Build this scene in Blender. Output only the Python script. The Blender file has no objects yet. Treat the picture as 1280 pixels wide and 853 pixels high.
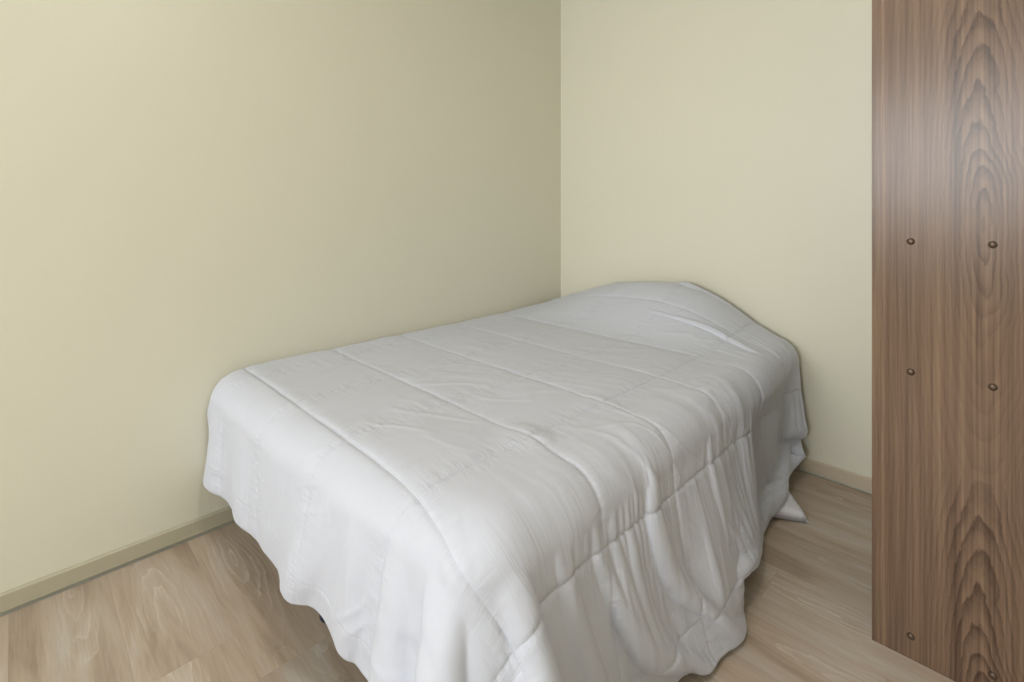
import bpy, bmesh, math, random
import numpy as np
from mathutils import Vector

# ------------------------------------------------------------------ camera, light, exposure
scene = bpy.context.scene
COL = scene.collection
ROOM_X, ROOM_Y, ROOM_Z = 3.90, -6.40, 2.60      # left wall x=0, head wall y=0

cam_data = bpy.data.cameras.new('camera')
cam_data.sensor_width = 36.0
cam_data.lens = 17.73
cam_data.shift_y = -(426.5 - 257.0) / 1280.0
cam_data.clip_start = 0.02
cam = bpy.data.objects.new('camera', cam_data)
cam.location = (2.108, -2.545, 1.2)
cam.rotation_euler = (math.radians(90), 0, math.radians(45.16))
COL.objects.link(cam)
scene.camera = cam

world = bpy.data.worlds.new('sky')
scene.world = world
world.use_nodes = True
bg = world.node_tree.nodes['Background']
bg.inputs['Color'].default_value = (0.80, 0.90, 1.0, 1)
bg.inputs['Strength'].default_value = 1.0

WX0, WX1, WZ0, WZ1 = 0.50, 2.75, 1.05, 2.45     # window opening in the back wall


def area(name, loc, rot, sx, sy, power, color):
    d = bpy.data.lights.new(name, 'AREA')
    d.shape = 'RECTANGLE'
    d.size, d.size_y, d.energy, d.color = sx, sy, power, color
    o = bpy.data.objects.new(name, d)
    o.location, o.rotation_euler = loc, rot
    COL.objects.link(o)
    return o


area('window_daylight', ((WX0 + WX1) / 2, ROOM_Y - 0.14, (WZ0 + WZ1) / 2), (math.radians(90), 0, 0),
     WX1 - WX0, WZ1 - WZ0, 99.0, (0.935, 0.968, 0.99))

scene.view_settings.view_transform = 'Standard'
scene.view_settings.look = 'None'
scene.view_settings.gamma = 1.0
scene.view_settings.use_curve_mapping = False
scene.view_settings.exposure = 0.57


# ------------------------------------------------------------------ node helpers
def new_mat(name):
    m = bpy.data.materials.new(name)
    m.use_nodes = True
    nt = m.node_tree
    return m, nt, nt.nodes, nt.links, nt.nodes['Principled BSDF']


def srgb(r, g, b):
    f = lambda c: (c / 255 / 12.92) if c / 255 <= 0.04045 else ((c / 255 + 0.055) / 1.055) ** 2.4
    return (f(r), f(g), f(b), 1)


def math_node(nt, op, a, b=None, c=None):
    n = nt.nodes.new('ShaderNodeMath')
    n.operation = op
    for i, v in enumerate((a, b, c)):
        if v is None:
            continue
        if isinstance(v, (int, float)):
            n.inputs[i].default_value = v
        else:
            nt.links.new(v, n.inputs[i])
    return n.outputs[0]


def noise_node(nt, vec, scale, detail=4.0, rough=0.55, dist=0.0):
    n = nt.nodes.new('ShaderNodeTexNoise')
    n.inputs['Scale'].default_value = scale
    n.inputs['Detail'].default_value = detail
    n.inputs['Roughness'].default_value = rough
    n.inputs['Distortion'].default_value = dist
    if vec is not None:
        nt.links.new(vec, n.inputs['Vector'])
    return n.outputs['Fac']


def ramp_node(nt, fac, stops):
    n = nt.nodes.new('ShaderNodeValToRGB')
    e = n.color_ramp.elements
    while len(e) > 1:
        e.remove(e[-1])
    e[0].position, e[0].color = stops[0]
    for p, c in stops[1:]:
        k = e.new(p)
        k.color = c
    nt.links.new(fac, n.inputs['Fac'])
    return n.outputs['Color']


def mix_node(nt, fac, a, b, blend='MIX'):
    n = nt.nodes.new('ShaderNodeMix')
    n.data_type = 'RGBA'
    n.blend_type = blend
    for k, v in (('Factor', fac), ('A', a), ('B', b)):
        s = [i for i in n.inputs if i.name == k and (i.type == 'RGBA' or k == 'Factor' and i.type == 'VALUE')][0]
        if isinstance(v, (int, float, tuple)):
            s.default_value = v
        else:
            nt.links.new(v, s)
    return [o for o in n.outputs if o.type == 'RGBA'][0]


def mapping(nt, vec, scale=(1, 1, 1), loc=None):
    n = nt.nodes.new('ShaderNodeMapping')
    n.inputs['Scale'].default_value = scale
    nt.links.new(vec, n.inputs['Vector'])
    if loc is not None:
        if isinstance(loc, tuple):
            n.inputs['Location'].default_value = loc
        else:
            nt.links.new(loc, n.inputs['Location'])
    return n.outputs[0]


def bump_node(nt, height, strength, distance, normal_in):
    n = nt.nodes.new('ShaderNodeBump')
    n.inputs['Strength'].default_value = strength
    n.inputs['Distance'].default_value = distance
    nt.links.new(height, n.inputs['Height'])
    nt.links.new(n.outputs[0], normal_in)
    return n


def texcoord(nt, kind='Object'):
    return nt.nodes.new('ShaderNodeTexCoord').outputs[kind]


def paint(name, col, rough, bump=0.04, spec=0.5):
    m, nt, nodes, links, p = new_mat(name)
    co = texcoord(nt)
    c = mix_node(nt, noise_node(nt, co, 1.3, 3), tuple(v * 0.97 for v in col[:3]) + (1,), col)
    links.new(c, p.inputs['Base Color'])
    p.inputs['Roughness'].default_value = rough
    p.inputs['Specular IOR Level'].default_value = spec
    bump_node(nt, noise_node(nt, co, 90, 3), bump, 0.004, p.inputs['Normal'])
    return m


def plain(name, col, rough=0.5, metal=0.0, spec=0.5):
    m, nt, nodes, links, p = new_mat(name)
    co = texcoord(nt)
    c = mix_node(nt, noise_node(nt, co, 35, 2), tuple(v * 0.9 for v in col[:3]) + (1,), col)
    links.new(c, p.inputs['Base Color'])
    p.inputs['Roughness'].default_value = rough
    p.inputs['Metallic'].default_value = metal
    p.inputs['Specular IOR Level'].default_value = spec
    return m


M = {}
M['wall'] = paint('cream_wall_paint', srgb(227, 224, 206), 0.42, 0.05)
M['ceiling'] = paint('white_ceiling_paint', srgb(236, 234, 228), 0.8)
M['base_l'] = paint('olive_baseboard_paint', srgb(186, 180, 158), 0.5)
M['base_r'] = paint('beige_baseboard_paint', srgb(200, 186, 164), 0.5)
M['subfloor'] = plain('dark_underlay', srgb(30, 26, 23), 0.95, 0.0, 0.0)
M['white_frame'] = plain('white_window_frame', srgb(236, 236, 234), 0.35)
M['navy'] = plain('navy_plastic', srgb(28, 42, 66), 0.4)
M['bed_metal'] = plain('dark_bed_frame', srgb(50, 52, 58), 0.45, 0.3)
M['mattress'] = plain('white_mattress_ticking', srgb(232, 232, 234), 0.85)
M['screw'] = plain('bronze_screw_head', srgb(98, 82, 70), 0.38, 0.6)
M['inside'] = plain('walnut_inside', srgb(126, 102, 84), 0.5)


def glass():
    m, nt, nodes, links, p = new_mat('clear_window_glass')
    out = nodes['Material Output']
    tr = nodes.new('ShaderNodeBsdfTransparent')
    gl = nodes.new('ShaderNodeBsdfGlossy')
    gl.inputs['Roughness'].default_value = 0.02
    mx = nodes.new('ShaderNodeMixShader')
    mx.inputs[0].default_value = 0.06
    links.new(tr.outputs[0], mx.inputs[1])
    links.new(gl.outputs[0], mx.inputs[2])
    links.new(mx.outputs[0], out.inputs['Surface'])
    return m


M['glass'] = glass()


def plank_material():
    """Pale limed-oak vinyl; grain runs along the plank's own x axis."""
    m, nt, nodes, links, p = new_mat('limed_oak_plank')
    co = texcoord(nt)
    info = nodes.new('ShaderNodeObjectInfo')
    rnd = info.outputs['Random']
    cmb = nodes.new('ShaderNodeCombineXYZ')
    for i, k in enumerate((37.0, 11.0, 53.0)):
        links.new(math_node(nt, 'MULTIPLY', rnd, k), cmb.inputs[i])
    v = mapping(nt, co, (1, 1, 1), cmb.outputs[0])
    warp = noise_node(nt, mapping(nt, v, (1.6, 6.0, 1)), 1.0, 3, 0.5)
    sep = nodes.new('ShaderNodeSeparateXYZ')
    links.new(v, sep.inputs[0])
    # cathedral figure: elongated rings round hearts that repeat down the plank, limed white in the pores
    hx = math_node(nt, 'SUBTRACT', math_node(nt, 'FLOORED_MODULO', sep.outputs['X'], 0.95), 0.475)
    yo = nodes.new('ShaderNodeSeparateXYZ')
    links.new(co, yo.inputs[0])
    yy = math_node(nt, 'ADD', yo.outputs['Y'], math_node(nt, 'MULTIPLY', math_node(nt, 'SUBTRACT', warp, 0.5), 0.10))
    yy = math_node(nt, 'ADD', yy, math_node(nt, 'MULTIPLY', math_node(nt, 'SUBTRACT', rnd, 0.5), 0.10))
    r2 = math_node(nt, 'ADD', math_node(nt, 'POWER', math_node(nt, 'DIVIDE', yy, 0.022), 2.0),
                   math_node(nt, 'POWER', math_node(nt, 'DIVIDE', hx, 0.16), 2.0))
    rr = math_node(nt, 'ADD', math_node(nt, 'SQRT', r2), math_node(nt, 'MULTIPLY', noise_node(nt, mapping(nt, v, (14, 60, 1)), 1.0, 2), 0.7))
    ring = math_node(nt, 'POWER', math_node(nt, 'FRACT', math_node(nt, 'MULTIPLY', rr, 1.5)), 4.0)
    broad = noise_node(nt, mapping(nt, v, (1.3, 9.0, 1)), 1.5, 3, 0.6, 0.5)
    fine = noise_node(nt, mapping(nt, v, (7.0, 190.0, 1)), 1.0, 4, 0.6, 0.3)
    near = math_node(nt, 'EXPONENT', math_node(nt, 'MULTIPLY', r2, -0.09))
    gate = ramp_node(nt, noise_node(nt, mapping(nt, v, (2.2, 9.0, 1), (3, 7, 0)), 1.4, 2), [(0.42, (0, 0, 0, 1)), (0.60, (1, 1, 1, 1))])
    base = ramp_node(nt, broad, [(0.28, srgb(163, 146, 128)), (0.48, srgb(187, 171, 154)), (0.70, srgb(198, 190, 180))])
    base = mix_node(nt, math_node(nt, 'MULTIPLY', math_node(nt, 'MULTIPLY', ring, near), math_node(nt, 'MULTIPLY', gate, 0.75)), base, srgb(222, 216, 208))
    dark = ramp_node(nt, fine, [(0.38, (0.88, 0.87, 0.86, 1)), (0.62, (1, 1, 1, 1))])
    base = mix_node(nt, 0.7, base, dark, 'MULTIPLY')
    tone = ramp_node(nt, rnd, [(0.0, (0.95, 0.94, 0.93, 1)), (0.5, (1, 0.985, 0.97, 1)), (1.0, (1.04, 1.01, 0.97, 1))])
    base = mix_node(nt, 1.0, base, tone, 'MULTIPLY')
    links.new(base, p.inputs['Base Color'])
    p.inputs['Roughness'].default_value = 0.42
    p.inputs['Specular IOR Level'].default_value = 0.4
    bump_node(nt, fine, 0.10, 0.002, p.inputs['Normal'])
    return m


M['plank'] = plank_material()


def walnut_material():
    """Printed walnut board, grain vertical, print repeating every 1.24 m.  Object x = depth, z = height."""
    m, nt, nodes, links, p = new_mat('walnut_grain_board')
    co = texcoord(nt)
    sep = nodes.new('ShaderNodeSeparateXYZ')
    links.new(co, sep.inputs[0])
    x, z = sep.outputs['X'], sep.outputs['Z']
    # repeat: zz in -0.62..0.62 around the heart of the pattern
    zr = math_node(nt, 'SUBTRACT', z, 1.15)
    zz = math_node(nt, 'SUBTRACT', math_node(nt, 'FLOORED_MODULO', math_node(nt, 'ADD', zr, 0.62), 1.24), 0.62)
    ang = math_node(nt, 'MULTIPLY', zr, 2 * math.pi / 1.24)
    cmb = nodes.new('ShaderNodeCombineXYZ')
    links.new(x, cmb.inputs[0])
    links.new(math_node(nt, 'MULTIPLY', math_node(nt, 'COSINE', ang), 0.1974), cmb.inputs[1])
    links.new(math_node(nt, 'MULTIPLY', math_node(nt, 'SINE', ang), 0.1974), cmb.inputs[2])
    v = cmb.outputs[0]
    mp = lambda sx, sz, loc=None: mapping(nt, v, (sx, sz, sz), loc)
    w1 = noise_node(nt, mp(9, 2.6), 1.0, 2, 0.5)
    w2 = noise_node(nt, mp(30, 10), 1.0, 3, 0.55)
    dx = math_node(nt, 'SUBTRACT', x, 0.222)
    dx = math_node(nt, 'ADD', dx, math_node(nt, 'MULTIPLY', math_node(nt, 'SUBTRACT', w1, 0.5), 0.05))
    dx = math_node(nt, 'ADD', dx, math_node(nt, 'MULTIPLY', math_node(nt, 'SUBTRACT', w2, 0.5), 0.010))
    rx = math_node(nt, 'POWER', math_node(nt, 'DIVIDE', dx, 0.030), 2.0)
    rz = math_node(nt, 'POWER', math_node(nt, 'DIVIDE', zz, 0.22), 2.0)
    r = math_node(nt, 'SQRT', math_node(nt, 'ADD', rx, rz))
    r = math_node(nt, 'ADD', r, math_node(nt, 'MULTIPLY', w1, 1.0))
    r = math_node(nt, 'ADD', r, math_node(nt, 'MULTIPLY', noise_node(nt, mp(70, 30, (6, 1, 2)), 1.0, 2), 0.22))
    saw = math_node(nt, 'FRACT', math_node(nt, 'MULTIPLY', r, 3.0))
    dark = math_node(nt, 'MULTIPLY', math_node(nt, 'POWER', saw, 2.2),
                     math_node(nt, 'MINIMUM', math_node(nt, 'MULTIPLY', math_node(nt, 'SUBTRACT', 1.0, saw), 7.0), 1.0))
    heart = math_node(nt, 'EXPONENT', math_node(nt, 'MULTIPLY', rx, -0.30))
    zone = ramp_node(nt, math_node(nt, 'DIVIDE', math_node(nt, 'ADD', zz, 0.62), 1.24),
                     [(0.0, (0, 0, 0, 1)), (0.30, (0, 0, 0, 1)), (0.42, (.6, .6, .6, 1)), (0.50, (.15, .15, .15, 1)),
                      (0.58, (1, 1, 1, 1)), (0.92, (1, 1, 1, 1)), (1.0, (0, 0, 0, 1))])
    amp = math_node(nt, 'MULTIPLY_ADD', math_node(nt, 'MULTIPLY', heart, zone), 0.34, 0.07)
    amp = math_node(nt, 'MULTIPLY', amp, math_node(nt, 'ADD', noise_node(nt, mp(40, 7, (9, 2, 5)), 1.0, 2), 0.45))
    streak = noise_node(nt, mp(60, 0.9), 1.0, 4, 0.6)
    fibre = noise_node(nt, mp(520, 9), 1.0, 3, 0.6)
    thin = noise_node(nt, mp(170, 1.6, (2, 0, 3)), 1.0, 3, 0.6)
    broad = noise_node(nt, mp(11, 0.6, (1, 5, 0)), 1.0, 2)
    t = math_node(nt, 'MULTIPLY', math_node(nt, 'ADD', math_node(nt, 'MULTIPLY', streak, 0.55), math_node(nt, 'MULTIPLY', thin, 0.45)), 0.95)
    t = math_node(nt, 'SUBTRACT', math_node(nt, 'ADD', t, 0.04), math_node(nt, 'MULTIPLY', dark, amp))
    t = math_node(nt, 'ADD', t, math_node(nt, 'MULTIPLY', broad, 0.25))
    col = ramp_node(nt, t, [(0.28, srgb(68, 51, 40)), (0.50, srgb(97, 76, 61)), (0.62, srgb(115, 92, 75)), (0.82, srgb(143, 118, 96))])
    fb = ramp_node(nt, fibre, [(0.35, (0.86, 0.85, 0.84, 1)), (0.6, (1, 1, 1, 1))])
    col = mix_node(nt, 0.8, col, fb, 'MULTIPLY')
    links.new(col, p.inputs['Base Color'])
    p.inputs['Roughness'].default_value = 0.26
    p.inputs['Specular IOR Level'].default_value = 0.36
    bump_node(nt, fibre, 0.05, 0.001, p.inputs['Normal'])
    return m


M['walnut'] = walnut_material()


def comforter_material():
    m, nt, nodes, links, p = new_mat('white_microfibre_quilting')
    uv = texcoord(nt, 'UV')
    sep = nodes.new('ShaderNodeSeparateXYZ')
    links.new(uv, sep.inputs[0])
    u, v = sep.outputs['X'], sep.outputs['Y']

    def seam(c, off):
        f = math_node(nt, 'FRACT', math_node(nt, 'ADD', math_node(nt, 'DIVIDE', math_node(nt, 'SUBTRACT', c, off), 0.33), 10.5))
        return math_node(nt, 'MULTIPLY', math_node(nt, 'ABSOLUTE', math_node(nt, 'SUBTRACT', f, 0.5)), 0.33)

    def decay(d, w):
        return math_node(nt, 'EXPONENT', math_node(nt, 'MULTIPLY', d, -1.0 / w))

    mul = lambda a, b: math_node(nt, 'MULTIPLY', a, b)
    add = lambda a, b: math_node(nt, 'ADD', a, b)
    da, db = seam(u, 20 * 0.33 / 32), seam(v, 24 * 0.33 / 32)
    h = mul(add(decay(da, 0.0025), decay(db, 0.0025)), -0.0012)                     # stitch groove
    pa = noise_node(nt, mapping(nt, uv, (14, 75, 1)), 1.0, 3, 0.55, 0.5)           # puckers off the lengthwise stitching
    pb = noise_node(nt, mapping(nt, uv, (75, 14, 1)), 1.0, 3, 0.55, 0.5)
    h = add(h, mul(mul(pa, decay(da, 0.030)), 0.0038))
    h = add(h, mul(mul(pb, decay(db, 0.032)), 0.0038))
    # hanging side: fine gathers down the cloth
    hang_ = math_node(nt, 'MINIMUM', math_node(nt, 'MAXIMUM', mul(math_node(nt, 'SUBTRACT', u, 1.30), 5.0), 0.0), 1.0)
    ga = noise_node(nt, mapping(nt, uv, (4.5, 42, 1), (7, 2, 0)), 1.0, 3, 0.5, 0.6)
    gate = ramp_node(nt, noise_node(nt, mapping(nt, uv, (3.0, 6.5, 1), (2, 4, 0)), 1.0, 2), [(0.40, (0.15, 0.15, 0.15, 1)), (0.62, (1, 1, 1, 1))])
    h = add(h, mul(mul(mul(ga, gate), hang_), 0.0046))
    sl = noise_node(nt, mapping(nt, uv, (9, 4, 1), (5, 3, 0)), 1.0, 2, 0.45, 0.4)
    h = add(h, mul(sl, 0.0045))
    foot_ = math_node(nt, 'MINIMUM', math_node(nt, 'MAXIMUM', mul(math_node(nt, 'SUBTRACT', v, 1.95), 8.0), 0.0), 1.0)
    gb = noise_node(nt, mapping(nt, uv, (26, 4.0, 1), (1, 9, 0)), 1.0, 3, 0.5, 0.7)
    h = add(h, mul(mul(gb, foot_), 0.0032))
    p.inputs['Base Color'].default_value = srgb(204, 208, 221)
    p.inputs['Roughness'].default_value = 0.55
    p.inputs['Specular IOR Level'].default_value = 0.3
    p.inputs['Sheen Weight'].default_value = 0.12
    p.inputs['Sheen Roughness'].default_value = 0.5
    bump_node(nt, h, 1.0, 1.0, p.inputs['Normal'])
    return m


M['comforter'] = comforter_material()
M['pillow'] = plain('white_pillow_cotton', srgb(232, 232, 242), 0.8)


# ------------------------------------------------------------------ mesh helpers
def add_box(bm, x0, x1, y0, y1, z0, z1):
    vs = [bm.verts.new(c) for c in ((x0, y0, z0), (x1, y0, z0), (x1, y1, z0), (x0, y1, z0),
                                    (x0, y0, z1), (x1, y0, z1), (x1, y1, z1), (x0, y1, z1))]
    for f in ((0, 3, 2, 1), (4, 5, 6, 7), (0, 1, 5, 4), (1, 2, 6, 5), (2, 3, 7, 6), (3, 0, 4, 7)):
        bm.faces.new([vs[i] for i in f])


def boxes(*bs, bevel=0.0, segs=2):
    bm = bmesh.new()
    for b in bs:
        add_box(bm, *b)
    if bevel:
        bmesh.ops.bevel(bm, geom=list(bm.edges), offset=bevel, segments=segs, affect='EDGES', profile=0.5)
    return bm


def obj(name, bm, mat, parent=None, loc=None, smooth=False):
    me = bpy.data.meshes.new(name)
    bm.to_mesh(me)
    bm.free()
    me.materials.append(mat)
    if smooth:
        for f in me.polygons:
            f.use_smooth = True
    o = bpy.data.objects.new(name, me)
    COL.objects.link(o)
    if parent is not None:
        o.parent = parent
    if loc is not None:
        o.location = loc
    return o


def empty(name, loc):
    o = bpy.data.objects.new(name, None)
    o.location = loc
    o.empty_display_size = 0.1
    COL.objects.link(o)
    return o


def tag(o, label, cat, group=None):
    o['label'] = label
    o['category'] = cat
    if group:
        o['group'] = group
    return o


def struct(o, label, cat):
    o['kind'] = 'structure'
    return tag(o, label, cat)


# ------------------------------------------------------------------ room shell
T = 0.10
struct(obj('wall_left', boxes((-T, 0, ROOM_Y - T, T, -0.05, ROOM_Z)), M['wall']),
       'cream painted wall along the long side of the bed', 'wall')
struct(obj('wall_right', boxes((0, ROOM_X + T, 0, T, -0.05, ROOM_Z)), M['wall']),
       'cream painted wall behind the head of the bed', 'wall')
struct(obj('wall_opposite', boxes((ROOM_X, ROOM_X + T, ROOM_Y - T, 0, -0.05, ROOM_Z)), M['wall']),
       'cream painted wall behind the walnut cabinet', 'wall')
struct(obj('wall_back', boxes((0, WX0, ROOM_Y - T, ROOM_Y, -0.05, ROOM_Z), (WX1, ROOM_X, ROOM_Y - T, ROOM_Y, -0.05, ROOM_Z),
                              (WX0, WX1, ROOM_Y - T, ROOM_Y, -0.05, WZ0), (WX0, WX1, ROOM_Y - T, ROOM_Y, WZ1, ROOM_Z)), M['wall']),
       'cream painted wall with the window opening', 'wall')
struct(obj('ceiling', boxes((-T, ROOM_X + T, ROOM_Y - T, T, ROOM_Z, ROOM_Z + 0.08)), M['ceiling']),
       'plain white painted ceiling above the bed', 'ceiling')
win = struct(obj('window_1', boxes((WX0, WX0 + .05, ROOM_Y - .08, ROOM_Y - .02, WZ0, WZ1), (WX1 - .05, WX1, ROOM_Y - .08, ROOM_Y - .02, WZ0, WZ1),
                                   (WX0 + .05, WX1 - .05, ROOM_Y - .08, ROOM_Y - .02, WZ0, WZ0 + .05),
                                   (WX0 + .05, WX1 - .05, ROOM_Y - .08, ROOM_Y - .02, WZ1 - .05, WZ1)), M['white_frame']),
             'white framed window facing the foot of the bed', 'window')
obj('pane', boxes((WX0 + .05, WX1 - .05, ROOM_Y - .053, ROOM_Y - .047, WZ0 + .05, WZ1 - .05)), M['glass'], win)

# floor: underlay slab with single planks (pieces) laid along x
floor = struct(obj('floor', boxes((-0.06, ROOM_X + 0.06, ROOM_Y - 0.06, 0.06, -0.06, -0.010)), M['subfloor']),
               'limed oak plank floor under the bed', 'floor')
PW, PL, GAP = 0.2255, 1.52, 0.0145         # planks stop short of the walls (expansion gap)
random.seed(5)
shared = {}
k = 0
y_hi = -2.323 + PW * 11
while y_hi > ROOM_Y:
    ya, yb = max(y_hi - PW, ROOM_Y + GAP), min(y_hi, -GAP)
    row = round((y_hi + 2.323) / PW)
    start = {6: 1.55, 7: 1.55, 1: 0.57}.get(row, None)
    if row == 7:
        start = 1.55
    elif start is None:
        start = random.uniform(0.1, 1.5)
    if row == 6:
        start = 0.35
    x = start - PL * 2
    while x < ROOM_X:
        xa, xb = max(x, GAP), min(x + PL, ROOM_X - GAP)
        if xb - xa > 0.02 and yb - ya > 0.02:
            key = (round(xb - xa, 3), round(yb - ya, 3))
            if key not in shared:
                L_, W_ = xb - xa, yb - ya
                bm = boxes((0.0002, L_ - 0.0001, -W_ / 2 + 0.0001, W_ / 2 - 0.0001, -0.010, 0.0), bevel=0.0003, segs=1)
                o = obj('plank', bm, M['plank'], floor)
                shared[key] = o.data
            else:
                o = bpy.data.objects.new('plank', shared[key])
                COL.objects.link(o)
                o.parent = floor
            o.location = (xa, (ya + yb) / 2, 0)
        x += PL
    y_hi -= PW


def baseboard(name, length, mat):
    """profile with a slightly rounded top, lying along +x from the origin, back on y=0, room side -y"""
    bm = bmesh.new()
    prof = [(0, 0.009), (-0.011, 0.009), (-0.011, 0.057), (-0.008, 0.0605), (-0.005, 0.062), (0, 0.062)]
    a = [bm.verts.new((0, y, z)) for y, z in prof]
    b = [bm.verts.new((length, y, z)) for y, z in prof]
    n = len(prof)
    for i in range(n):
        bm.faces.new((a[i], b[i], b[(i + 1) % n], a[(i + 1) % n]))
    bm.faces.new(a[::-1])
    bm.faces.new(b)
    bmesh.ops.recalc_face_normals(bm, faces=bm.faces)
    return obj(name, bm, mat)


bl = struct(baseboard('baseboard_left', -ROOM_Y, M['base_l']), 'olive beige skirting board below the long cream wall', 'baseboard')
bl.rotation_euler = (0, 0, math.radians(90))
bl.location = (0, ROOM_Y, 0)
br = struct(baseboard('baseboard_right', ROOM_X - 0.012, M['base_r']), 'beige skirting board below the head wall', 'baseboard')
br.location = (0.012, 0, 0)

# ------------------------------------------------------------------ ceiling lamp added out of view to lift light on bed, walls and floor
def lathe(prof, n=32):
    bm = bmesh.new()
    rings = [[bm.verts.new((r * math.cos(2 * math.pi * i / n), r * math.sin(2 * math.pi * i / n), z)) for i in range(n)] for r, z in prof]
    for a, b in zip(rings, rings[1:]):
        for i in range(n):
            bm.faces.new((a[i], a[(i + 1) % n], b[(i + 1) % n], b[i]))
    bm.faces.new(rings[0])
    bm.faces.new(rings[-1])
    bmesh.ops.recalc_face_normals(bm, faces=bm.faces)
    return bm


lamp = tag(empty('added_fill_lamp', (1.70, -2.15, ROOM_Z)), 'round ceiling lamp added out of view as fill light', 'lamp')
obj('base', lathe([(0.17, 0.0), (0.17, -0.025), (0.15, -0.030)]), M['white_frame'], lamp, smooth=False)
mshade, nt_, nodes_, links_, p_ = new_mat('fill_lamp_glow')
p_.inputs['Emission Color'].default_value = (1.0, 0.93, 0.85, 1)
p_.inputs['Emission Strength'].default_value = 33.0
obj('shade', lathe([(0.145, -0.031), (0.142, -0.060), (0.115, -0.085), (0.06, -0.098), (0.01, -0.100)]), mshade, lamp, smooth=True)

# ------------------------------------------------------------------ tall walnut cabinet (side panel faces the camera)
CX0, CX1, CY0, CY1, CH = 1.821, 2.405, -0.858, -0.43, 2.06
cab = tag(empty('tall_cabinet', (CX0, CY0, 0)), 'tall walnut grain cabinet with screw heads on its side panel', 'cabinet')
D, W = CX1 - CX0, CY1 - CY0
SHELVES = (0.061, 0.760, 1.105)
side = obj('side_panel', boxes((0, D, 0, 0.016, 0, CH), bevel=0.0008, segs=1), M['walnut'], cab)
obj('side_panel', boxes((0, D, W - 0.016, W, 0, CH), bevel=0.0008, segs=1), M['walnut'], cab)
for z in SHELVES:
    obj('shelf', boxes((0.004, D - 0.006, 0.0165, W - 0.0165, z - 0.008, z + 0.008), bevel=0.0008, segs=1), M['inside'], cab)
obj('top', boxes((0.0, D, 0.0165, W - 0.0165, CH - 0.017, CH - 0.001), bevel=0.0008, segs=1), M['inside'], cab)
obj('back_panel', boxes((D - 0.005, D - 0.001, 0.0165, W - 0.0165, 0.07, CH - 0.018)), M['inside'], cab)
obj('plinth', boxes((0.03, 0.046, 0.0165, W - 0.0165, 0.0, 0.052)), M['inside'], cab)


def screw_bm():
    bm = bmesh.new()
    prof = [(0.0086, 0.0), (0.0086, 0.0015), (0.0076, 0.0036), (0.0054, 0.0052), (0.0025, 0.0060)]
    rings = []
    for r, h in prof:
        rings.append([bm.verts.new((r * math.cos(t), -h, r * math.sin(t))) for t in [2 * math.pi * i / 16 for i in range(16)]])
    for a, b in zip(rings, rings[1:]):
        for i in range(16):
            bm.faces.new((a[i], a[(i + 1) % 16], b[(i + 1) % 16], b[i]))
    bm.faces.new(rings[-1])
    bmesh.ops.recalc_face_normals(bm, faces=bm.faces)
    return bm


first = None
for z in SHELVES:
    for x in (0.085, 0.242):
        if first is None:
            first = o = obj('screw_head', screw_bm(), M['screw'], side, smooth=True)
        else:
            o = bpy.data.objects.new('screw_head', first.data)
            COL.objects.link(o)
            o.parent = side
        o.location = (x, 0.0, z)

# ------------------------------------------------------------------ bed under the comforter
BX0, BX1, BY0, BY1 = 0.045, 1.375, -1.915, -0.045
bed = tag(empty('bed', ((BX0 + BX1) / 2, (BY0 + BY1) / 2, 0)), 'low double bed with navy feet hidden under the comforter', 'bed')


def bedpart(name, x0, x1, y0, y1, z0, z1, mat, bevel, segs=3, smooth=True):
    c = bed.location
    return obj(name, boxes((x0 - c.x, x1 - c.x, y0 - c.y, y1 - c.y, z0, z1), bevel=bevel, segs=segs), mat, bed, smooth=smooth)


bedpart('mattress', BX0, BX1, BY0, BY1, 0.345, 0.560, M['mattress'], 0.05, 4)
bedpart('box_base', BX0 + .005, BX1 - .005, BY0 + .005, BY1 - .005, 0.235, 0.345, M['mattress'], 0.012, 2)
bedpart('side_rail', BX0 + .01, BX0 + .04, BY0 + .01, BY1 - .01, 0.195, 0.2345, M['bed_metal'], 0.002, 1, False)
bedpart('side_rail', BX1 - .04, BX1 - .01, BY0 + .01, BY1 - .01, 0.195, 0.2345, M['bed_metal'], 0.002, 1, False)
bedpart('cross_rail', BX0 + .041, BX1 - .041, BY0 + .01, BY0 + .04, 0.195, 0.2345, M['bed_metal'], 0.002, 1, False)
bedpart('cross_rail', BX0 + .041, BX1 - .041, BY1 - .04, BY1 - .01, 0.195, 0.2345, M['bed_metal'], 0.002, 1, False)


def leg_bm():
    bm = bmesh.new()
    prof = [(0.0, 0.0), (0.024, 0.0), (0.028, 0.006), (0.027, 0.045), (0.020, 0.052), (0.017, 0.1949), (0.0, 0.1949)]
    rings = [[bm.verts.new((r * math.cos(2 * math.pi * i / 20), r * math.sin(2 * math.pi * i / 20), h)) for i in range(20)]
             for r, h in prof[1:-1]]
    for a, b in zip(rings, rings[1:]):
        for i in range(20):
            bm.faces.new((a[i], a[(i + 1) % 20], b[(i + 1) % 20], b[i]))
    bm.faces.new(rings[0][::-1])
    bm.faces.new(rings[-1])
    return bm


lf = None
for lx, ly in ((0.085, -1.885), (0.690, -1.885), (1.335, -1.885), (0.085, -0.08), (0.690, -0.08), (1.335, -0.08)):
    if lf is None:
        lf = o = obj('leg', leg_bm(), M['navy'], bed, smooth=True)
    else:
        o = bpy.data.objects.new('leg', lf.data)
        COL.objects.link(o)
        o.parent = bed
    o.location = (lx - bed.location.x, ly - bed.location.y, 0)

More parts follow.
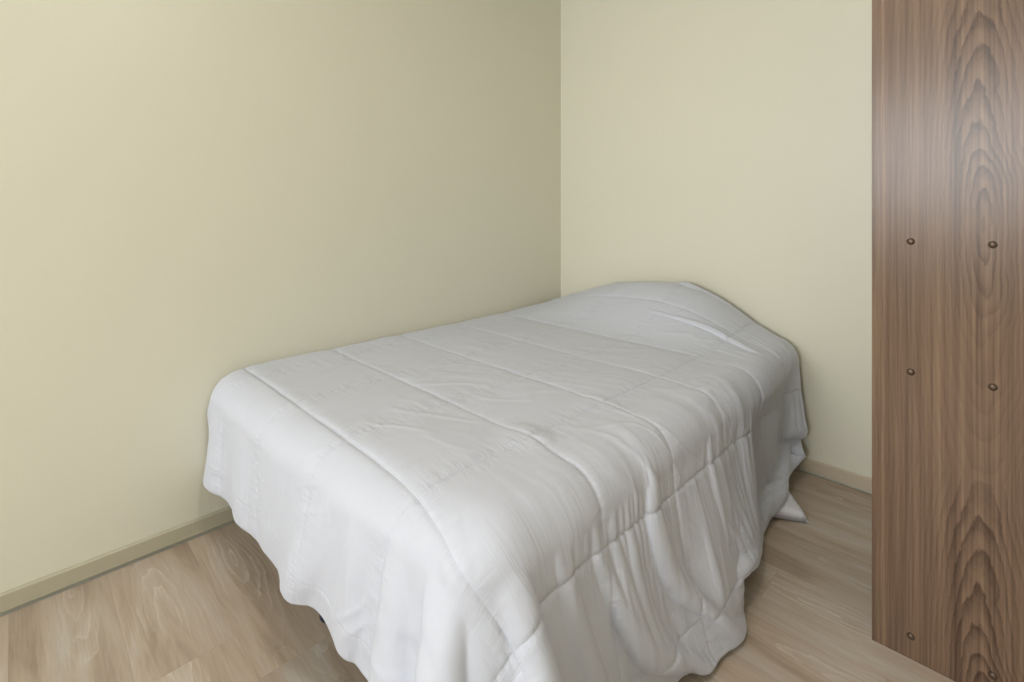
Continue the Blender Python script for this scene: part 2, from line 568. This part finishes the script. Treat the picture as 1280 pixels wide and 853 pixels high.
# ------------------------------------------------------------------ comforter: small cloth solver (position based), then quilting
DS = 0.33 / 32
NA, NB = 192, 224                    # fine cells across / along
A0, B0 = 0.22 - 20 * DS, 0.27 - 24 * DS
SEAM_A = [20 + 32 * i for i in range(6)]
SEAM_B = [24 + 32 * i for i in range(6)]
SX0, SX1, SY0, SY1, STOP, SR = 0.012, 1.450, -2.030, -0.025, 0.588, 0.085
HX = np.array([-1, 0.0, 0.10, 0.20, 0.32, 0.46, 0.65, 0.86, 1.00, 1.10, 1.21, 1.33, 3.0])
HZ = np.array([0, 0.0, 0.02, 0.055, 0.105, 0.150, 0.182, 0.198, 0.168, 0.122, 0.062, 0.0, 0.0])


# bulk of the bunched hem: how far the hanging side swells outward near the floor
FLY = np.array([-2.2, -1.95, -1.75, -1.55, -1.38, -1.20, -1.03, -0.90, -0.80, -0.70, 0.0])
FLX = np.array([0.10, 0.09, 0.04, 0.03, 0.05, 0.10, 0.085, 0.02, -0.04, -0.08, -0.09])


def hump(X, Y):
    t = np.clip((Y + 0.62) / 0.50, 0, 1)
    return np.interp(X, HX, HZ) * (t * t * (3 - 2 * t))


PIL_W, PIL_H, PIL_R, PIL_T, PIL_TIP = 0.50, 0.36, math.radians(36), 0.075, (1.552, -0.412)
PIL_C = (PIL_TIP[0] - (PIL_W / 2 * math.cos(PIL_R) + PIL_H / 2 * math.sin(PIL_R)),
         PIL_TIP[1] - (PIL_W / 2 * math.sin(PIL_R) - PIL_H / 2 * math.cos(PIL_R)))


def floor_pillow(x, y):
    """height of the pillow that lies on the floor beside the bed"""
    c_, s_ = math.cos(PIL_R), math.sin(PIL_R)
    u = ((x - PIL_C[0]) * c_ + (y - PIL_C[1]) * s_) / (PIL_W / 2)
    v = (-(x - PIL_C[0]) * s_ + (y - PIL_C[1]) * c_) / (PIL_H / 2)
    return (PIL_T + 0.004) * (np.clip(1 - u * u, 0, 1) * np.clip(1 - v * v, 0, 1)) ** 0.42


def collide(P, Q, fric):
    """P current, Q previous; floor, walls and the rounded mattress body"""
    x, y, z = P[..., 0], P[..., 1], P[..., 2]
    np.clip(x, 0.014, None, out=x)
    np.clip(y, None, -0.016, out=y)
    hit = np.zeros(x.shape, bool)
    ground = 0.012 + floor_pillow(x, y)
    fl = z < ground
    z[fl] = ground[fl]
    hit |= fl
    hp = hump(x, y)
    top = STOP + hp
    foot = SY0 + 0.055 * np.clip(x / 1.4, 0, 1) ** 2
    sidex = SX1 - 0.040 * np.clip((y + 0.55) / 0.4, 0, 1)
    sidex += np.interp(y, FLY, FLX) * np.clip((0.50 - z) / 0.42, 0, 1) * np.clip(z / 0.03, 0.6, 1)
    SRY = 0.125
    cx = np.clip(x, SX0 + SR, sidex - SR)
    cy = np.clip(y, foot + SRY, SY1 - 0.01)
    cz = np.minimum(z, top - SR)
    dx, dy, dz = x - cx, (y - cy) * (SR / SRY), z - cz
    d = np.sqrt(dx * dx + dy * dy + dz * dz)
    ins = d < SR
    deep = ins & (d < 1e-5)
    g = ins & ~deep
    s = SR / np.maximum(d, 1e-9)
    x[g] = (cx + dx * s)[g]
    y[g] = (cy + dy * s * (SRY / SR))[g]
    z[g] = (cz + dz * s)[g]
    if deep.any():                   # inside the core: leave through the nearest of side / foot / top
        ox, oy, oz = sidex - x, y - foot, top - z
        m = np.minimum(np.minimum(ox, oy), oz)
        a = deep & (m == oz)
        z[a] = top[a]
        a = deep & (m == ox) & (m != oz)
        x[a] = sidex[a]
        a = deep & (m == oy) & (m != oz) & (m != ox)
        y[a] = foot[a]
    hit |= ins
    P[hit] = P[hit] * (1 - fric) + Q[hit] * fric
    np.clip(x, 0.014, None, out=x)
    np.clip(z, 0.012, None, out=z)


def solve_pair(A, B, L, k):
    d = B - A
    n = np.sqrt(np.einsum('...i,...i->...', d, d)) + 1e-9
    c = (d * (0.5 * k * (n - L) / n)[..., None])
    A += c
    B -= c


# stitch crossings and hem points (metres across, metres along the fabric) with target image pixels: camera rays pull the cloth
PIXEL_TARGETS = [
    (1.21, 1.92, 512, 612), (1.21, 1.59, 670, 541), (1.21, 1.26, 757, 502), (1.21, 0.93, 830, 473), (1.21, 0.60, 873, 446),
    (1.21, -0.03, 949, 408),
    (1.54, 1.92, 648, 801),  (1.54, 1.59, 752, 685), (1.54, 1.26, 826, 621), (1.54, 0.93, 886, 576), (1.54, 0.60, 937, 533),
    (1.54, 0.27, 967, 507), (1.54, -0.03, 1000, 488),
    (1.87, 1.26, 871, 769),
    (1.80, 0.05, 993, 556), (1.88, 0.22, 978, 592), (1.88, 0.45, 964, 622), (1.88, 0.60, 946, 649),
    (1.99, 0.05, 975, 572), (1.99, 0.27, 962, 602), (1.99, 0.45, 946, 630), (1.99, 0.62, 928, 657),
    (1.99, 0.86, 917, 697), (1.88, 1.02, 918, 730), (1.99, 1.00, 926, 748, 1.51), (1.99, 1.20, 907, 812, 1.34),
    (1.99, 1.40, 850, 842, 1.27),
    (0.03, 2.33, 259, 597), (0.98, 2.33, 410, 757), (1.20, 2.33, 468, 848),
    (1.75, 0.03, 1001, 545), (0.05, -0.05, 706, 371), (0.17, -0.05, 722, 366), (0.48, -0.05, 775, 353),
    (0.70, -0.05, 818, 352), (0.91, -0.05, 860, 352), (1.08, -0.05, 902, 372), (0.81, 0.27, 813, 376), (0.99, 0.27, 856, 392), 
]


def sight(px, py):  # direction of the camera ray through an image pixel
    th = math.radians(45.159)
    rt = np.array([math.cos(th), math.sin(th), 0])
    fw = np.array([-math.sin(th), math.cos(th), 0])
    return (px - 640) / 630.49 * rt + fw + np.array([0, 0, -(py - 257) / 630.49])


SPOT = np.array([2.108, -2.545, 1.2])  # camera position


def simulate(P, step, stages, bend, pucker, full, tk):
    """P grid (nb+1, na+1, 3) at `step` fine cells per cell"""
    ds = DS * step
    nb, na = P.shape[0] - 1, P.shape[1] - 1
    ia = np.arange(na + 1) * step
    ib = np.arange(nb + 1) * step
    Lh = np.full((nb + 1, na), ds)
    Lv = np.full((nb, na + 1), ds)
    for s in SEAM_B:
        Lh[s // step, :] *= pucker
    for s in SEAM_A:
        Lv[:, s // step] *= pucker
    # rest position of the part that lies flat on the mattress
    fa, fb = np.meshgrid(A0 + ia * DS, B0 + ib * DS)
    TX, TY = fa.copy(), -fb.copy()
    wa = np.clip((1.27 - fa) / 0.10, 0, 1)
    wb = np.clip((1.90 - fb) / 0.10, 0, 1) * np.clip((fb - 0.35) / 0.25, 0, 1)
    pin = wa * wb
    # fabric hanging beside the mattress is fuller than its stitching
    grow = 1 + full * np.clip((fa - 1.24) / 0.10, 0, 1) * np.clip((1.90 - fa) / 0.15, 0, 1) * (0.6 + 0.4 * np.sin(fb * 9.0 + 1.0))
    for j in range(na + 1):
        if ia[j] not in SEAM_A:
            Lv[:, j] *= 0.5 * (grow[1:, j] + grow[:-1, j])
    pulls = []
    for a, b, px, py, *dep in PIXEL_TARGETS:
        j, i = int(round((a - A0) / ds)), int(round((b - B0) / ds))
        i, j = min(max(i, 0), nb), min(max(j, 0), na)
        r = max(1, int(round(0.15 / ds)))
        i0, i1, j0, j1 = max(0, i - r), min(nb + 1, i + r + 1), max(0, j - r), min(na + 1, j + r + 1)
        gi, gj = np.mgrid[i0:i1, j0:j1]
        w = np.exp(-((gi - i) ** 2 + (gj - j) ** 2) * (ds / 0.07) ** 2)[..., None]
        pulls.append((i, j, i0, i1, j0, j1, w, sight(px, py), dep[0] if dep else None, 3.0 if (a >= 1.75 and b < 0.8) else 0.3 if b > 2.2 else 1.0))
    V = np.zeros_like(P)
    dt = 1 / 60
    for frames, iters, grav, damp, pk in stages:
        for f in range(frames):
            Q = P.copy()
            V[..., 2] -= grav * dt
            P = P + V * dt
            for it in range(iters):
                for o in (0, 1):
                    solve_pair(P[:, o:na:2][:, :(na - o + 1) // 2], P[:, o + 1:na + 1:2], Lh[:, o::2], 1.0)
                    solve_pair(P[o:nb:2], P[o + 1:nb + 1:2], Lv[o::2], 1.0)
                for o in (0, 1):
                    D_ = ds * 1.41421
                    solve_pair(P[o:nb:2, :-1], P[o + 1:nb + 1:2, 1:], D_, 0.35)
                    solve_pair(P[o:nb:2, 1:], P[o + 1:nb + 1:2, :-1], D_, 0.35)
                for s, kb in bend:
                    for o in (0, 1):
                        # pairs s cells apart, split in two disjoint sets
                        idx = np.arange(0, na + 1 - s)
                        sel = idx[(idx // s) % 2 == o]
                        A_ = P[:, sel]
                        B_ = P[:, sel + s]
                        solve_pair(A_, B_, ds * s, kb)
                        P[:, sel] = A_
                        P[:, sel + s] = B_
                        idx = np.arange(0, nb + 1 - s)
                        sel = idx[(idx // s) % 2 == o]
                        A_ = P[sel]
                        B_ = P[sel + s]
                        solve_pair(A_, B_, ds * s, kb)
                        P[sel] = A_
                        P[sel + s] = B_
                P[..., 0] += (TX - P[..., 0]) * pin * pk
                P[..., 1] += (TY - P[..., 1]) * pin * pk
                if it % 2 == 1:
                    for i, j, i0, i1, j0, j1, w, d, dep, gain in pulls:  # draw the cloth toward the camera ray of its target pixel
                        e = P[i, j] - SPOT
                        miss = d * (dep if dep else (e @ d) / (d @ d)) - e
                        n_ = np.linalg.norm(miss)
                        P[i0:i1, j0:j1] += w * miss * (min(0.6, tk * gain) * min(1, 0.03 / (n_ + 1e-9)))
                collide(P, Q, 0.25)
            V = (P - Q) / dt * damp
            sp = np.sqrt((V ** 2).sum(-1, keepdims=True))
            V *= np.minimum(1, 2.5 / np.maximum(sp, 1e-6))
    return P


def upsample(P):
    """cubic midpoint refinement in both directions"""
    for ax in (0, 1):
        Pm = np.moveaxis(P, ax, 0)
        pad = np.concatenate([2 * Pm[:1] - Pm[1:2], Pm, 2 * Pm[-1:] - Pm[-2:-1]])
        mid = (-pad[:-3] + 9 * pad[1:-2] + 9 * pad[2:-1] - pad[3:]) / 16
        out = np.empty((2 * Pm.shape[0] - 1,) + Pm.shape[1:])
        out[0::2] = Pm
        out[1::2] = mid
        P = np.moveaxis(out, 0, ax)
    return np.ascontiguousarray(P)


rng = np.random.default_rng(11)
fa, fb = np.meshgrid(A0 + np.arange(0, NA + 1, 4) * DS, B0 + np.arange(0, NB + 1, 4) * DS)
P = np.stack([fa, -fb, np.full_like(fa, 0.66)], -1)
P[..., 2] += hump(P[..., 0], P[..., 1]) + rng.normal(0, 0.004, fa.shape)
P[..., 1] = np.minimum(P[..., 1], -0.02)
P = simulate(P, 4, [(150, 8, 6.0, 0.96, 0.15), (80, 12, 3.0, 0.85, 0.1)], [(2, 0.25)], 1.0, 0.01, 0.12)
P = upsample(P)
P[..., :] += rng.normal(0, 0.0015, P.shape)
P = simulate(P, 2, [(50, 10, 2.5, 0.90, 0.08)], [(2, 0.15), (4, 0.05)], 0.985, 0.04, 0.05)
P = upsample(P)
P[..., :] += rng.normal(0, 0.0006, P.shape)
P = simulate(P, 1, [(26, 9, 1.2, 0.85, 0.05)], [(2, 0.10), (4, 0.03)], 0.98, 0.055, 0.015)
P = upsample(P)


def normals(P):
    gu = np.gradient(P, axis=1)
    gv = np.gradient(P, axis=0)
    n = np.cross(gv, gu)
    return n / (np.linalg.norm(n, axis=-1, keepdims=True) + 1e-9)


def blur(F, n):
    for _ in range(n):
        for ax in (0, 1):
            G = np.moveaxis(F, ax, 0)
            G[1:-1] = 0.25 * G[:-2] + 0.5 * G[1:-1] + 0.25 * G[2:]
    return F


nb, na = P.shape[0], P.shape[1]
# the foot end hangs nearly straight: relax the ripples that run along it
S_ = P.copy()
for _ in range(140):
    S_[:, 1:-1] = 0.25 * S_[:, :-2] + 0.5 * S_[:, 1:-1] + 0.25 * S_[:, 2:]
ga_, gb_ = np.meshgrid(A0 + np.arange(na) * DS / 2, B0 + np.arange(nb) * DS / 2)
w_ = (np.clip((gb_ - 1.99) / 0.15, 0, 1) * np.clip((1.22 - ga_) / 0.2, 0, 1) * np.clip((ga_ - 0.02) / 0.1, 0, 1) * 0.9)[..., None]
P = P * (1 - w_) + S_ * w_
S_ = P.copy()
for _ in range(70):
    S_[1:-1] = 0.25 * S_[:-2] + 0.5 * S_[1:-1] + 0.25 * S_[2:]
w_ = (np.clip((ga_ - 1.80) / 0.12, 0, 1) * 0.8)[..., None]          # the same for the hem along the side
P = P * (1 - w_) + S_ * w_
ua = np.arange(na) * DS / 2
ub = np.arange(nb) * DS / 2
la = np.array([0] + [s * DS for s in SEAM_A] + [NA * DS])
lb = np.array([0] + [s * DS for s in SEAM_B] + [NB * DS])
da = np.abs(ua[:, None] - la[None]).min(1)
db = np.abs(ub[:, None] - lb[None]).min(1)
prof = lambda d, w: 1 - np.exp(-d / w)


def value_noise(fu, fv, seed):
    """smooth noise over the fabric; fu, fv are cell coordinates (grids)"""
    r = np.random.default_rng(seed)
    T_ = r.uniform(-1, 1, (256, 256))
    iu, iv = np.floor(fu).astype(int), np.floor(fv).astype(int)
    tu, tv = fu - iu, fv - iv
    tu, tv = tu * tu * (3 - 2 * tu), tv * tv * (3 - 2 * tv)
    g = lambda a, b: T_[a % 256, b % 256]
    return ((g(iu, iv) * (1 - tu) + g(iu + 1, iv) * tu) * (1 - tv) + (g(iu, iv + 1) * (1 - tu) + g(iu + 1, iv + 1) * tu) * tv)


U, Vv = np.meshgrid(ua, ub)
DA, DB = np.meshgrid(da, db)
hang = np.clip((U + A0 - 1.25) / 0.12, 0, 1)
loft = 1 + 0.35 * value_noise(U / 0.16, Vv / 0.16, 3)
fade = 0.45 + 0.55 * np.clip((U + A0 - 1.05) / 0.10, 0, 1)                     # the lengthwise stitching hardly shows on top
puff = 0.0042 * loft * (1 - fade * np.exp(-DA / 0.005)) * (1 - np.exp(-DB / 0.005))
puff += 0.0050 * loft * (1 - fade * np.exp(-DA / 0.05)) * (1 - np.exp(-DB / 0.05))
# puckers: short creases at right angles to each stitch line, longer ones where the cloth hangs
wob = 0.25 * value_noise(U / 0.05, Vv / 0.05, 7)
for wl, amp, seed in ((0.017, 0.0013, 21), (0.030, 0.0018, 22)):
    n1 = value_noise(Vv / wl + wob, U / 0.09, seed)
    n2 = value_noise(U / wl + wob, Vv / 0.09, seed + 5)
    puff += amp * n1 * np.exp(-DA / 0.035) * prof(DA, 0.006)
    puff += amp * n2 * np.exp(-DB / 0.028) * prof(DB, 0.006)
# gathers running down the hanging side
patch = np.clip(0.55 + 0.9 * value_noise(Vv / 0.17, U / 0.30, 41), 0, 1.3)
near = 0.35 + 0.65 * np.exp(-((U + A0 - 1.50) / 0.17) ** 2)
for wl, amp, seed in ((0.026, 0.0030, 42), (0.050, 0.0048, 43), (0.014, 0.0011, 44)):
    n4 = value_noise((Vv + 0.03 * value_noise(U / 0.13, Vv / 0.13, 45)) / wl, U / 0.22, seed)
    puff += amp * n4 * hang * patch * near
# slack creases wandering over the panels
wv = Vv + 0.6 * U + 0.05 * value_noise(U / 0.2, Vv / 0.2, 31)
n3 = value_noise(wv / 0.06, (U - 0.5 * Vv) / 0.25, 33)
puff += 0.0022 * np.exp(-(n3 / 0.16) ** 2) * np.clip(value_noise(U / 0.22, Vv / 0.22, 34) + 0.15, 0, 1)
N = normals(blur(P.copy(), 2))
if N[nb // 2, na // 4, 2] < 0:
    N = -N
OUT = P + N * (0.006 + puff)[..., None]
INN = P - N * 0.004
OUT[..., 0] = np.maximum(OUT[..., 0], 0.004)
OUT[..., 1] = np.minimum(OUT[..., 1], -0.004)
OUT[..., 2] = np.maximum(OUT[..., 2], 0.004)
INN[..., 2] = np.maximum(INN[..., 2], 0.002)
INN[..., 0] = np.maximum(INN[..., 0], 0.003)
INN[..., 1] = np.minimum(INN[..., 1], -0.003)


def comforter_mesh():
    n = na * nb
    co = np.concatenate([OUT.reshape(-1, 3), INN.reshape(-1, 3)]).astype(np.float32)
    g = np.arange(n).reshape(nb, na)
    top = np.stack([g[:-1, :-1], g[:-1, 1:], g[1:, 1:], g[1:, :-1]], -1).reshape(-1, 4)
    # orientation: outward normal must be N
    q = top[(nb // 2) * (na - 1) + na // 4]
    e = np.cross(co[q[1]] - co[q[0]], co[q[2]] - co[q[0]])
    if e[2] < 0:
        top = top[:, ::-1]
    bot = top[:, ::-1] + n
    ring = np.concatenate([g[0, :-1], g[:-1, -1], g[-1, :0:-1], g[:0:-1, 0]])
    nxt = np.roll(ring, -1)
    rim = np.stack([ring, nxt, nxt + n, ring + n], -1)
    faces = np.concatenate([top, bot, rim])
    me = bpy.data.meshes.new('comforter')
    me.vertices.add(2 * n)
    me.vertices.foreach_set('co', co.ravel())
    me.loops.add(faces.size)
    me.loops.foreach_set('vertex_index', faces.ravel().astype(np.int32))
    me.polygons.add(len(faces))
    me.polygons.foreach_set('loop_start', np.arange(0, faces.size, 4, dtype=np.int32))
    me.polygons.foreach_set('loop_total', np.full(len(faces), 4, np.int32))
    me.polygons.foreach_set('use_smooth', np.ones(len(faces), bool))
    uvl = me.uv_layers.new(name='fabric')
    uv = np.stack([U, Vv], -1).reshape(-1, 2)
    uvl.data.foreach_set('uv', uv[faces.ravel() % n].astype(np.float32).ravel())
    me.update(calc_edges=True)
    me.validate()
    me.materials.append(M['comforter'])
    o = bpy.data.objects.new('comforter', me)
    COL.objects.link(o)
    return o


tag(comforter_mesh(), 'white box-stitched comforter spread over the bed and hanging to the floor', 'comforter')


# ------------------------------------------------------------------ pillow on the floor, one corner peeking out
def pillow(name, label, cx, cy, rot, w, h, t):
    bm = bmesh.new()
    nu, nv = 40, 30
    rows = {}
    for side_ in (1, -1):
        for i in range(nu + 1):
            for j in range(nv + 1):
                u, v = i / nu * 2 - 1, j / nv * 2 - 1
                bulge = ((1 - u * u) * (1 - v * v)) ** 0.42
                pull = 1 - 0.05 * (1 - u * u) * abs(v) ** 3
                pull2 = 1 - 0.05 * (1 - v * v) * abs(u) ** 3
                edge = i in (0, nu) or j in (0, nv)
                z = t * 0.30 + side_ * bulge * (t * 0.70 if side_ > 0 else t * 0.30 - 0.002)
                z += 0.003 * math.sin(9 * u + 4 * v) * bulge
                if edge:
                    if side_ < 0:
                        rows[(-1, i, j)] = rows[(1, i, j)]
                        continue
                    z = 0.004 + 0.018 * (1 - max(abs(u), abs(v)) * min(1, abs(u) * abs(v) + 0.2))
                rows[(side_, i, j)] = bm.verts.new((u * w / 2 * pull2, v * h / 2 * pull, max(z, 0.002)))
        for i in range(nu):
            for j in range(nv):
                f = [rows[(side_, i, j)], rows[(side_, i + 1, j)], rows[(side_, i + 1, j + 1)], rows[(side_, i, j + 1)]]
                bm.faces.new(f if side_ > 0 else f[::-1])
    o = obj(name, bm, M['pillow'], loc=(cx, cy, 0), smooth=True)
    o.rotation_euler = (0, 0, rot)
    return tag(o, label, 'pillow')


pillow('pillow', 'white pillow on the floor with one corner peeking from under the comforter',
       PIL_C[0], PIL_C[1], PIL_R, PIL_W, PIL_H, PIL_T)
